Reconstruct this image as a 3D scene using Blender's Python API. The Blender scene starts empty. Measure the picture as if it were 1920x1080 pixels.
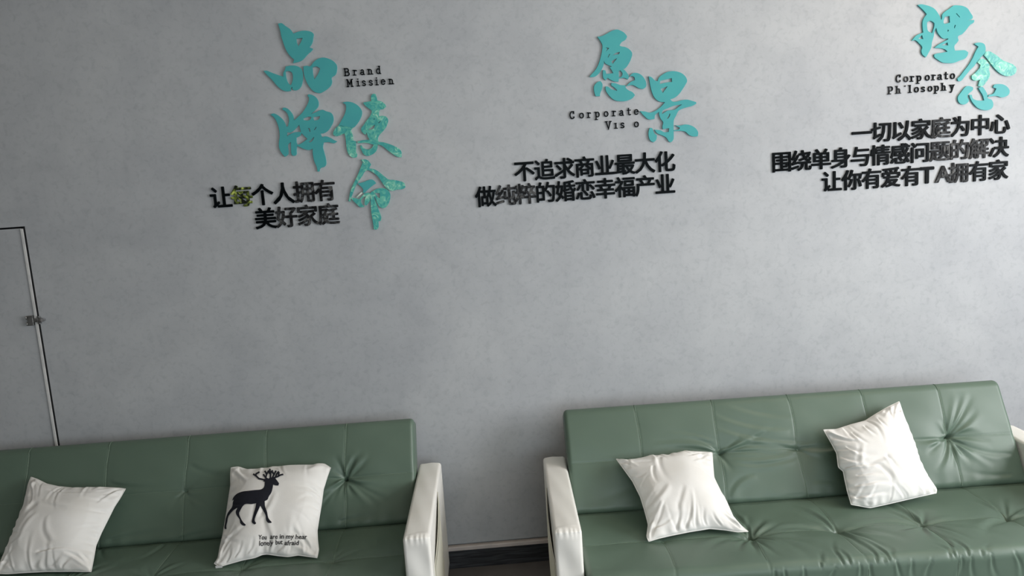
import bpy, math, random
import numpy as np

random.seed(4)
rng = np.random.RandomState(7)
S = bpy.context.scene
COL = S.collection

# ------------------------------------------------------------------ camera, world, light, exposure
CAM_F, CAM_D, CAM_H = 1400.0, 2.9, 1.566
PITCH, YAW, ROLL = math.radians(8.2), math.radians(2.0), math.radians(3.9)
fw = np.array([math.sin(YAW) * math.cos(PITCH), math.cos(YAW) * math.cos(PITCH), -math.sin(PITCH)])
r0 = np.array([math.cos(YAW), -math.sin(YAW), 0.0])
u0 = np.cross(r0, fw)
rt = r0 * math.cos(ROLL) - u0 * math.sin(ROLL)
up = u0 * math.cos(ROLL) + r0 * math.sin(ROLL)
CC = np.array([0.0, -CAM_D, CAM_H])
from mathutils import Matrix, Vector
cd = bpy.data.cameras.new('camera')
cam = bpy.data.objects.new('camera', cd)
COL.objects.link(cam)
cd.sensor_width = 36.0
cd.lens = CAM_F / 1920 * 36.0
cd.clip_start = 0.05
M = Matrix.Identity(4)
for i in range(3):
    M[i][0], M[i][1], M[i][2], M[i][3] = rt[i], up[i], -fw[i], CC[i]
cam.matrix_world = M
S.camera = cam

S.view_settings.view_transform = 'Standard'
S.view_settings.look = 'None'
S.view_settings.gamma = 1.0
S.view_settings.use_curve_mapping = False
S.view_settings.exposure = 0.0

W = bpy.data.worlds.new('world')
S.world = W
W.use_nodes = True
bg = W.node_tree.nodes['Background']
bg.inputs[0].default_value = (0.80, 0.90, 1.0, 1)
bg.inputs[1].default_value = 1.0

WIN_Y0, WIN_Y1, WIN_Z0, WIN_Z1, WIN_X = -3.1, -0.95, 0.75, 2.35, 3.3


def area(name, loc, target, sx, sy, power, color):
    l = bpy.data.lights.new(name, 'AREA')
    l.shape = 'RECTANGLE'
    l.size, l.size_y = sx, sy
    l.energy = power
    l.color = color
    o = bpy.data.objects.new(name, l)
    o.location = loc
    o.rotation_euler = (Vector(target) - Vector(loc)).to_track_quat('-Z', 'Y').to_euler()
    COL.objects.link(o)
    return o


# daylight coming in through the window of the right wall
area('window_daylight', (WIN_X + 0.12, (WIN_Y0 + WIN_Y1) / 2, (WIN_Z0 + WIN_Z1) / 2),
     (0.0, (WIN_Y0 + WIN_Y1) / 2, (WIN_Z0 + WIN_Z1) / 2), 2.1, 1.6, 132, (0.985, 0.985, 1.0))
# added fill light behind the camera, brightens the cushion and arm fronts
area('front_fill_light', (1.15, -4.22, 1.25), (1.15, 0.0, 0.9), 2.6, 1.5, 31, (0.84, 0.94, 1.0))
# warm ceiling lamp near the right end of the wall
area('ceiling_lamp', (2.0, -0.75, 2.74), (2.0, -0.45, 0.0), .16, .16, 4.5, (1.0, 0.80, 0.62))


# ------------------------------------------------------------------ helpers
def lin(r, g, b):
    f = lambda c: (c / 255 / 12.92) if c / 255 <= 0.04045 else ((c / 255 + 0.055) / 1.055) ** 2.4
    return (f(r), f(g), f(b), 1.0)


def ray(x, y):
    return fw + rt * ((x - 960) / CAM_F) + up * ((540 - y) / CAM_F)


def on_wall(x, y, Y=0.0):
    d = ray(x, y)
    return CC + d * ((Y - CC[1]) / d[1])


def on_z(x, y, Z):
    d = ray(x, y)
    return CC + d * ((Z - CC[2]) / d[2])


def on_plane(x, y, p0, n):
    d = ray(x, y)
    return CC + d * (np.dot(p0 - CC, n) / np.dot(d, n))


def mat(name, col, rough=0.6, metal=0.0, coat=0.0, noise=None, bump=None, spec=0.5, sheen=0.0):
    """principled material; noise=(scale, colour2, lo, hi, detail), bump=(scale, strength, distance)"""
    m = bpy.data.materials.new(name)
    m.use_nodes = True
    nt = m.node_tree
    b = nt.nodes['Principled BSDF']
    b.inputs['Base Color'].default_value = col
    b.inputs['Roughness'].default_value = rough
    b.inputs['Metallic'].default_value = metal
    b.inputs['Coat Weight'].default_value = coat
    b.inputs['Specular IOR Level'].default_value = spec
    b.inputs['Sheen Weight'].default_value = sheen
    tc = nt.nodes.new('ShaderNodeTexCoord')
    if noise:
        n = nt.nodes.new('ShaderNodeTexNoise')
        n.inputs['Scale'].default_value = noise[0]
        n.inputs['Detail'].default_value = noise[4]
        nt.links.new(tc.outputs['Object'], n.inputs['Vector'])
        r = nt.nodes.new('ShaderNodeValToRGB')
        r.color_ramp.elements[0].position = noise[2]
        r.color_ramp.elements[1].position = noise[3]
        r.color_ramp.elements[0].color = col
        r.color_ramp.elements[1].color = noise[1]
        nt.links.new(n.outputs['Fac'], r.inputs['Fac'])
        nt.links.new(r.outputs['Color'], b.inputs['Base Color'])
    if bump:
        n = nt.nodes.new('ShaderNodeTexNoise')
        n.inputs['Scale'].default_value = bump[0]
        n.inputs['Detail'].default_value = 4
        nt.links.new(tc.outputs['Object'], n.inputs['Vector'])
        bp = nt.nodes.new('ShaderNodeBump')
        bp.inputs['Strength'].default_value = bump[1]
        bp.inputs['Distance'].default_value = bump[2]
        nt.links.new(n.outputs['Fac'], bp.inputs['Height'])
        nt.links.new(bp.outputs['Normal'], b.inputs['Normal'])
    return m


def wall_material():
    m = bpy.data.materials.new('microcement')
    m.use_nodes = True
    nt = m.node_tree
    N, L = nt.nodes.new, nt.links.new
    b = nt.nodes['Principled BSDF']
    b.inputs['Roughness'].default_value = 0.55
    b.inputs['Specular IOR Level'].default_value = 0.35
    tc = N('ShaderNodeTexCoord')
    acc = None
    for sc, det, lo, hi, dark, amt in ((1.6, 3, .38, .66, (0.88, 0.885, 0.90), 1), (9, 6, .42, .70, (0.92, 0.92, 0.925), 1),
                                       (46, 8, .50, .72, (0.87, 0.87, 0.88), 1)):
        n = N('ShaderNodeTexNoise')
        n.inputs['Scale'].default_value = sc
        n.inputs['Detail'].default_value = det
        n.inputs['Roughness'].default_value = 0.62
        n.inputs['Distortion'].default_value = 0.5
        L(tc.outputs['Object'], n.inputs['Vector'])
        r = N('ShaderNodeValToRGB')
        r.color_ramp.elements[0].position, r.color_ramp.elements[1].position = lo, hi
        r.color_ramp.elements[0].color = (1, 1, 1, 1)
        r.color_ramp.elements[1].color = (*dark, 1)
        L(n.outputs['Fac'], r.inputs['Fac'])
        if acc is None:
            mx = N('ShaderNodeMix'); mx.data_type = 'RGBA'; mx.blend_type = 'MULTIPLY'
            mx.inputs[0].default_value = 1
            mx.inputs[6].default_value = lin(181, 184, 186)
            L(r.outputs['Color'], mx.inputs[7])
        else:
            mx = N('ShaderNodeMix'); mx.data_type = 'RGBA'; mx.blend_type = 'MULTIPLY'
            mx.inputs[0].default_value = 1
            L(acc, mx.inputs[6]); L(r.outputs['Color'], mx.inputs[7])
        acc = mx.outputs[2]
    L(acc, b.inputs['Base Color'])
    n = N('ShaderNodeTexNoise'); n.inputs['Scale'].default_value = 60; n.inputs['Detail'].default_value = 5
    L(tc.outputs['Object'], n.inputs['Vector'])
    bp = N('ShaderNodeBump'); bp.inputs['Strength'].default_value = 0.12; bp.inputs['Distance'].default_value = 0.002
    L(n.outputs['Fac'], bp.inputs['Height']); L(bp.outputs['Normal'], b.inputs['Normal'])
    return m


def film_material(name, base, shard, shine, spec=0.3, rough=0.25):
    """glossy acrylic under a torn mirror film: crumpled facets by voronoi cells"""
    m = bpy.data.materials.new(name)
    m.use_nodes = True
    nt = m.node_tree
    N, L = nt.nodes.new, nt.links.new
    b = nt.nodes['Principled BSDF']
    b.inputs['Roughness'].default_value = rough
    b.inputs['Specular IOR Level'].default_value = spec
    tc = N('ShaderNodeTexCoord')
    n = N('ShaderNodeTexNoise'); n.inputs['Scale'].default_value = 34; n.inputs['Detail'].default_value = 5
    n.inputs['Distortion'].default_value = 1.8
    L(tc.outputs['Object'], n.inputs['Vector'])
    r = N('ShaderNodeValToRGB')
    e = r.color_ramp.elements
    e[0].position, e[0].color = 0.44, base
    e[1].position, e[1].color = 0.72, shine
    k = e.new(0.58); k.color = shard
    L(n.outputs['Fac'], r.inputs['Fac'])
    L(r.outputs['Color'], b.inputs['Base Color'])
    bp = N('ShaderNodeBump'); bp.inputs['Strength'].default_value = 0.5; bp.inputs['Distance'].default_value = 0.004
    L(n.outputs['Fac'], bp.inputs['Height']); L(bp.outputs['Normal'], b.inputs['Normal'])
    return m


MT = {
    'wall': wall_material(),
    'wall_plain': mat('painted_plaster', lin(150, 150, 150), 0.8, bump=(40, .1, .002)),
    'ceiling': mat('ceiling_paint', lin(222, 208, 188), 0.9, bump=(30, .1, .002)),
    'floor': mat('dark_floor', lin(98, 94, 92), 0.5, noise=(6, lin(112, 108, 105), .4, .7, 6), bump=(80, .1, .001)),
    'trim': mat('pale_trim', lin(206, 196, 190), 0.5, noise=(14, lin(192, 184, 179), .4, .7, 4)),
    'gap': mat('gap_shade', lin(16, 17, 19), 0.9, noise=(20, lin(24, 25, 27), .4, .7, 2)),
    'edge': mat('white_edge_band', lin(214, 214, 212), 0.5, noise=(25, lin(190, 190, 190), .4, .8, 3)),
    'chrome': mat('dull_chrome', lin(150, 150, 148), 0.28, 1.0, noise=(60, lin(105, 105, 103), .4, .7, 2)),
    'screw': mat('bright_steel', lin(225, 225, 225), 0.2, 1.0, noise=(60, lin(190, 190, 190), .4, .7, 2)),
    'green': mat('sage_leatherette', lin(92, 111, 97), 0.42, noise=(3.5, lin(86, 105, 91), .35, .7, 3),
                 bump=(420, .10, .0006), spec=0.45),
    'thread': mat('pale_thread', lin(128, 147, 129), 0.8, noise=(200, lin(112, 131, 114), .4, .6, 2)),
    'button': mat('button_leatherette', lin(100, 126, 110), 0.45, noise=(20, lin(92, 118, 102), .35, .7, 3)),
    'white': mat('white_leatherette', lin(240, 239, 233), 0.4, noise=(5, lin(233, 231, 223), .4, .75, 4),
                 bump=(300, .10, .0006), spec=0.45),
    'white_side': mat('cream_leatherette', lin(222, 220, 203), 0.5, noise=(5, lin(212, 210, 192), .4, .75, 4), bump=(300, .1, .0006)),
    'cloth': mat('white_cushion_cloth', lin(234, 233, 229), 0.75, noise=(9, lin(228, 226, 220), .4, .75, 4),
                 bump=(260, .22, .001), spec=0.3, sheen=0.15),
    'print': mat('navy_print', lin(7, 11, 26), 0.8, noise=(90, lin(13, 17, 34), .4, .8, 3)),
    'print_text': mat('charcoal_print', lin(38, 36, 38), 0.8, noise=(90, lin(52, 50, 52), .4, .8, 3)),
    'teal': mat('turquoise_acrylic', lin(76, 166, 167), 0.38, noise=(7, lin(72, 158, 163), .4, .7, 2), spec=0.18),
    'teal_film': film_material('turquoise_acrylic_peeling_film', lin(70, 162, 158), lin(104, 188, 168), lin(184, 226, 204)),
    'silver_film': film_material('torn_silver_film', lin(150, 190, 175), lin(200, 215, 205), lin(235, 238, 228)),
    'black': mat('black_acrylic', lin(7, 11, 13), 0.35, spec=0.04, noise=(12, lin(13, 18, 20), .4, .7, 2)),
    'worn': film_material('black_acrylic_scuffed_film', lin(22, 23, 24), lin(58, 59, 60), lin(104, 104, 102), .08, .4),
    'worn_green': film_material('black_acrylic_greenish_film', lin(30, 34, 26), lin(112, 126, 60), lin(200, 212, 110), .08, .4),
    'steel': mat('steel_tube', lin(120, 120, 120), 0.3, 1.0, noise=(30, lin(100, 100, 100), .4, .7, 2)),
    'frame': mat('white_window_frame', lin(235, 235, 235), 0.4, noise=(12, lin(225, 225, 225), .4, .7, 2)),
}


def mesh_np(name, V, F, m, smooth=True, parent=None, origin=None):
    """V (n,3) world coordinates, F list of index tuples"""
    V = np.asarray(V, dtype=float)
    if origin is not None:
        V = V - np.asarray(origin)
    me = bpy.data.meshes.new(name)
    me.from_pydata(V.tolist(), [], [tuple(map(int, f)) for f in F])
    me.materials.append(m)
    if smooth:
        me.polygons.foreach_set('use_smooth', [True] * len(me.polygons))
    me.update()
    o = bpy.data.objects.new(name, me)
    COL.objects.link(o)
    if parent:
        o.parent = parent
    return o


def tag(o, label=None, cat=None, group=None, kind=None):
    if label: o['label'] = label
    if cat: o['category'] = cat
    if group: o['group'] = group
    if kind: o['kind'] = kind
    return o


def empty(name, loc, label, cat, group=None):
    o = bpy.data.objects.new(name, None)
    o.empty_display_size = 0.05
    o.location = loc
    COL.objects.link(o)
    return tag(o, label, cat, group)


class MB:
    def __init__(s):
        s.v, s.f = [], []

    def box(s, x0, x1, y0, y1, z0, z1):
        k = len(s.v)
        s.v += [(x, y, z) for x in (x0, x1) for y in (y0, y1) for z in (z0, z1)]
        s.f += [tuple(k + i for i in q) for q in ((0, 1, 3, 2), (4, 6, 7, 5), (0, 4, 5, 1), (2, 3, 7, 6), (0, 2, 6, 4), (1, 5, 7, 3))]

    def tube(s, pts, r, n=8):
        pts = [np.array(p, float) for p in pts]
        k0 = len(s.v)
        for i, p in enumerate(pts):
            d = pts[min(i + 1, len(pts) - 1)] - pts[max(i - 1, 0)]
            d /= np.linalg.norm(d) + 1e-12
            a = np.cross(d, (0, 0, 1.0))
            if np.linalg.norm(a) < 1e-3: a = np.cross(d, (0, 1.0, 0))
            a /= np.linalg.norm(a)
            b = np.cross(d, a)
            rr = r if not hasattr(r, '__len__') else r[i]
            for j in range(n):
                t = 2 * math.pi * j / n
                s.v.append(tuple(p + rr * (a * math.cos(t) + b * math.sin(t))))
        for i in range(len(pts) - 1):
            for j in range(n):
                a, b = k0 + i * n + j, k0 + i * n + (j + 1) % n
                s.f.append((a, b, b + n, a + n))
        s.f.append(tuple(k0 + j for j in range(n))[::-1])
        e = k0 + (len(pts) - 1) * n
        s.f.append(tuple(e + j for j in range(n)))

    def build(s, name, m, parent=None, origin=None, smooth=False, bevel=0):
        o = mesh_np(name, s.v, s.f, m, smooth, parent, origin)
        if bevel:
            b = o.modifiers.new('bevel', 'BEVEL'); b.width = bevel; b.segments = 2; b.limit_method = 'ANGLE'
        return o


def struct(name, mb, m):
    return tag(mb.build(name, m), kind='structure')


# ------------------------------------------------------------------ the room
DX, DZ = -1.725, float(on_wall(44, 427)[2])         # right edge and top of the flush hatch door
b = MB(); b.box(-3.4, DX - 1.0, 0, .12, .105, 2.8); b.box(DX + .0075, 3.3, 0, .12, .105, 2.8); b.box(DX - 1.0, DX + .0075, 0, .12, DZ + .005, 2.8)
b.box(-3.4, 3.3, 0.012, .12, 0, .105)
w = struct('wall_back', b, MT['wall']); w['label'] = 'grey mottled microcement wall behind the sofas'
b = MB(); b.box(-3.4, WIN_X, -4.3, 0.0, -.06, 0); struct('floor', b, MT['floor'])
b = MB(); b.box(-3.4, WIN_X, -4.3, 0.0, 2.8, 2.86); struct('ceiling', b, MT['ceiling'])
b = MB(); b.box(-3.5, -3.4, -4.4, 0.12, 0, 2.8); struct('wall_left', b, MT['wall_plain'])
b = MB()
b.box(WIN_X, WIN_X + .2, -4.4, WIN_Y0, 0, 2.8); b.box(WIN_X, WIN_X + .2, WIN_Y1, .12, 0, 2.8)
b.box(WIN_X, WIN_X + .2, WIN_Y0, WIN_Y1, 0, WIN_Z0); b.box(WIN_X, WIN_X + .2, WIN_Y0, WIN_Y1, WIN_Z1, 2.8)
struct('wall_right', b, MT['wall_plain'])
FX0, FX1, FZ0, FZ1 = -.2, 2.5, .45, 2.05  # opening made up in the unseen front wall to hold the fill light
b = MB()
b.box(-3.4, FX0, -4.4, -4.3, 0, 2.8); b.box(FX1, WIN_X, -4.4, -4.3, 0, 2.8); b.box(FX0, FX1, -4.4, -4.3, 0, FZ0); b.box(FX0, FX1, -4.4, -4.3, FZ1, 2.8)
struct('wall_front', b, MT['wall_plain'])
b = MB()
for x in (FX0, (FX0 + FX1) / 2 - .025, FX1 - .05): b.box(x, x + .05, -4.38, -4.32, FZ0, FZ1)
b.box(FX0, FX1, -4.38, -4.32, FZ0, FZ0 + .05); b.box(FX0, FX1, -4.38, -4.32, FZ1 - .05, FZ1)
struct('fill_light_frame', b, MT['frame'])  # unseen frame added around the fill light
b = MB()
for y in (WIN_Y0, (WIN_Y0 + WIN_Y1) / 2 - .025, WIN_Y1 - .05): b.box(WIN_X + .02, WIN_X + .08, y, y + .05, WIN_Z0, WIN_Z1)
b.box(WIN_X + .02, WIN_X + .08, WIN_Y0, WIN_Y1, WIN_Z0, WIN_Z0 + .05); b.box(WIN_X + .02, WIN_X + .08, WIN_Y0, WIN_Y1, WIN_Z1 - .05, WIN_Z1)
struct('window_1', b, MT['frame'])

# dark grained skirting with a pale bead on top
b = MB(); b.box(-3.4, 3.3, -.006, .012, 0, .079)
nt = bpy.data.materials.new('dark_grained_skirting'); nt.use_nodes = True
t_ = nt.node_tree; bs = t_.nodes['Principled BSDF']; bs.inputs['Roughness'].default_value = .5
tc = t_.nodes.new('ShaderNodeTexCoord'); mp = t_.nodes.new('ShaderNodeMapping'); mp.inputs['Scale'].default_value = (3, 3, 90)
nn = t_.nodes.new('ShaderNodeTexNoise'); nn.inputs['Scale'].default_value = 2.2; nn.inputs['Detail'].default_value = 5; nn.inputs['Distortion'].default_value = .8
rr = t_.nodes.new('ShaderNodeValToRGB'); rr.color_ramp.elements[0].position = .42; rr.color_ramp.elements[1].position = .7
rr.color_ramp.elements[0].color = lin(24, 25, 28); rr.color_ramp.elements[1].color = lin(72, 74, 78)
t_.links.new(tc.outputs['Object'], mp.inputs['Vector']); t_.links.new(mp.outputs['Vector'], nn.inputs['Vector'])
t_.links.new(nn.outputs['Fac'], rr.inputs['Fac']); t_.links.new(rr.outputs['Color'], bs.inputs['Base Color'])
struct('baseboard_back', b, nt)
b = MB(); b.box(-3.4, 3.3, -.014, .012, .079, .0975)
o = struct('trim_1', b, MT['trim'])
bv = o.modifiers.new('bevel', 'BEVEL'); bv.width = .004; bv.segments = 2

# flush wallpapered door in the back wall: leaf, white edge band, dark strip painting in the shade of the gap, hinge
b = MB(); b.box(DX - 1.0, DX - .009, .001, .030, .106, DZ - .002)
door = struct('door_1', b, MT['wall'])
door['label'] = 'flush grey papered door at the left with a thin white edge'
b = MB(); b.box(DX - .009, DX - .001, -.003, .030, .106, DZ - .004); b.build('edge_band', MT['edge'], door)
b = MB(); b.box(DX - 1.0, DX + .0075, .030, .034, .105, DZ + .005); b.box(DX - .0005, DX + .0072, .0015, .030, .106, DZ + .0045)
b.build('gap_shade_strip', MT['gap'], door)
hp = on_wall(68, 600)
hx, hz = float(hp[0]), float(hp[2])
b = MB()
b.box(hx - .028, hx - .006, -.012, -.001, hz - .019, hz + .019)
b.box(hx - .010, hx + .012, -.010, -.003, hz - .0075, hz + .0075)
b.box(hx + .008, hx + .020, -.008, .000, hz - .015, hz + .015)
b.box(hx + .014, hx + .030, -.013, -.001, hz - .007, hz + .007)
hinge = b.build('hinge', MT['chrome'], door, bevel=.0015)
hinge['label'] = 'small dull metal hinge across the door gap'
for sx, sz in ((-.031, .012), (-.031, -.012)):
    b = MB(); b.tube([(hx + sx, -.008, hz + sz - .006), (hx + sx, -.008, hz + sz + .006)], .0032, 10); b.build('hinge_pin', MT['screw'], hinge, smooth=True)
b = MB(); b.tube([(hx + .031, -.002, hz), (hx + .031, -.015, hz)], .0068, 14); b.build('hinge_screw', MT['screw'], hinge)
for sz in (.0135, -.0135):
    b = MB(); b.tube([(hx + .018, -.001, hz + sz), (hx + .018, -.0105, hz + sz)], .0028, 10); b.build('hinge_screw', MT['screw'], hinge)


# ------------------------------------------------------------------ upholstery: extruded profile with creases
def rounded_profile(corners, radii, step):
    """closed polygon (y,z) counter-clockwise seen from +x, with rounded corners; returns points, cumulative length"""
    n = len(corners)
    P = []
    C = [np.array(c, float) for c in corners]
    arcs = []
    for i in range(n):
        p, a, c = C[i], C[i - 1], C[(i + 1) % n]
        d1 = (a - p) / np.linalg.norm(a - p); d2 = (c - p) / np.linalg.norm(c - p)
        ang = math.acos(np.clip(np.dot(d1, d2), -1, 1))
        t = radii[i] / math.tan(ang / 2)
        bis = (d1 + d2) / np.linalg.norm(d1 + d2)
        cen = p + bis * radii[i] / math.sin(ang / 2)
        s, e = p + d1 * t, p + d2 * t
        a0 = math.atan2(*(s - cen)[::-1]); a1 = math.atan2(*(e - cen)[::-1])
        da = (a1 - a0 + math.pi) % (2 * math.pi) - math.pi
        k = 6
        arcs.append([cen + radii[i] * np.array([math.cos(a0 + da * j / k), math.sin(a0 + da * j / k)]) for j in range(k + 1)])
    for i in range(n):
        P += arcs[i]
        s, e = arcs[i][-1], arcs[(i + 1) % n][0]
        m = max(1, int(np.linalg.norm(e - s) / step[i]))
        P += [s + (e - s) * j / m for j in range(1, m)]
    return np.array(P)


def loft(name, prof, x0, x1, rx, xstep, disp, m, parent, bulge_end=0.0):
    """extrude the (y,z) profile along x with rounded ends; disp(X, P) gives the outward displacement"""
    nj = len(prof)
    nxt, prv = np.roll(prof, -1, 0), np.roll(prof, 1, 0)
    tg = nxt - prv
    tg /= np.linalg.norm(tg, axis=1)[:, None] + 1e-12
    nrm = np.stack([tg[:, 1], -tg[:, 0]], 1)
    cen = prof.mean(0)
    if np.sum((prof - cen) * nrm) < 0: nrm = -nrm
    xs, ins = [], []
    K = 6
    for k in range(K):
        th = math.pi / 2 * k / K
        xs.append(x0 + rx * (1 - math.sin(th))if False else x0 + rx * (1 - math.cos(th))); ins.append(rx * (1 - math.sin(th)))
    nmid = int((x1 - x0 - 2 * rx) / xstep)
    for k in range(nmid + 1):
        xs.append(x0 + rx + (x1 - x0 - 2 * rx) * k / nmid); ins.append(0)
    for k in range(K - 1, -1, -1):
        th = math.pi / 2 * k / K
        xs.append(x1 - rx * (1 - math.cos(th))); ins.append(rx * (1 - math.sin(th)))
    xs, ins = np.array(xs), np.array(ins)
    nx = len(xs)
    X = np.repeat(xs[:, None], nj, 1)
    P = np.repeat(prof[None], nx, 0)
    D = disp(X, P) if disp else np.zeros_like(X)
    fade = np.clip(1 - ins / rx, 0, 1)[:, None]
    D = D * fade - ins[:, None]
    V = np.stack([X, P[..., 0] + nrm[None, :, 0] * D, P[..., 1] + nrm[None, :, 1] * D], -1).reshape(-1, 3)
    i = np.arange(nx - 1)[:, None]; j = np.arange(nj)[None]
    a = i * nj + j; b = i * nj + (j + 1) % nj
    F = np.stack([a, b, b + nj, a + nj], -1).reshape(-1, 4).tolist()
    F.append(list(range(nj))[::-1]); F.append([(nx - 1) * nj + q for q in range(nj)])
    o = mesh_np(name, V, F, m, True, parent)
    return o


def crease(A, B, p0, p1, amp, w0, w1, bend=0.0, ridge=0.6, side=1):
    """valley with a ridge beside it, fading out from p0 to p1, in the flat coordinates (A, B)"""
    dx, dy = p1[0] - p0[0], p1[1] - p0[1]
    L = math.hypot(dx, dy)
    t = ((A - p0[0]) * dx + (B - p0[1]) * dy) / L / L
    d = ((A - p0[0]) * -dy + (B - p0[1]) * dx) / L
    d = d - bend * L * 4 * t * (1 - t)
    w = w0 + (w1 - w0) * np.clip(t, 0, 1)
    env = np.clip(1 - t, 0, 1) ** 1.0 * np.clip(t / 0.08 + 0.4, 0, 1) * (t > -0.05) * (t < 1)
    return env * amp * (-1.0 * np.exp(-(d / w) ** 2) + ridge * np.exp(-((d - side * 1.8 * w) / (1.2 * w)) ** 2))


def fold(A, B, p0, p1, amp, w, bend=0.0):
    """long soft fold, fading out at both ends"""
    dx, dy = p1[0] - p0[0], p1[1] - p0[1]
    L = math.hypot(dx, dy)
    t = ((A - p0[0]) * dx + (B - p0[1]) * dy) / L / L
    d = ((A - p0[0]) * -dy + (B - p0[1]) * dx) / L - bend * L * 4 * t * (1 - t)
    return np.sin(np.clip(t, 0, 1) * math.pi) ** .7 * amp * (np.exp(-(d / w) ** 2) - .8 * np.exp(-((d - 1.5 * w) / (.8 * w)) ** 2))


def tuft(A, B, c, power, seed, spokes, squash=1.0):
    r = np.random.RandomState(seed)
    R = np.hypot((A - c[0]), (B - c[1]) / squash)
    h = -0.010 * power * np.exp(-(R / 0.016) ** 2) - 0.010 * power * np.exp(-(R / 0.055) ** 2)
    for ang, ln in spokes:
        a = math.radians(ang)
        h = h + crease(A, B, c, (c[0] + ln * math.cos(a), c[1] + ln * math.sin(a)), 0.0055 * power, 0.0035, 0.012,
                       r.uniform(-.08, .08), 0.7, r.choice([-1, 1]))
    return h


BUSY = [(a, l) for a, l in ((0, .16), (22, .13), (48, .15), (62, .12), (118, .09), (150, .08), (180, .17), (205, .13), (228, .15), (250, .10),
                             (270, .09), (292, .12), (315, .16), (333, .17), (350, .12))]
CALM = [(0, .13), (35, .08), (180, .13), (205, .10), (235, .09), (300, .09), (330, .12)]

SB, SL = (-.23, .365), (-.05, .700)                 # seat line and top front edge of the backrest (y, z)
SLEN = math.hypot(SL[0] - SB[0], SL[1] - SB[1])
BN = np.array([-(SL[1] - SB[1]), SL[0] - SB[0]]) / SLEN      # outward normal of the backrest front
BT = np.array([SL[0] - SB[0], SL[1] - SB[1]]) / SLEN
SEAT_Z, SEAT_F = .365, -.675


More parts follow.
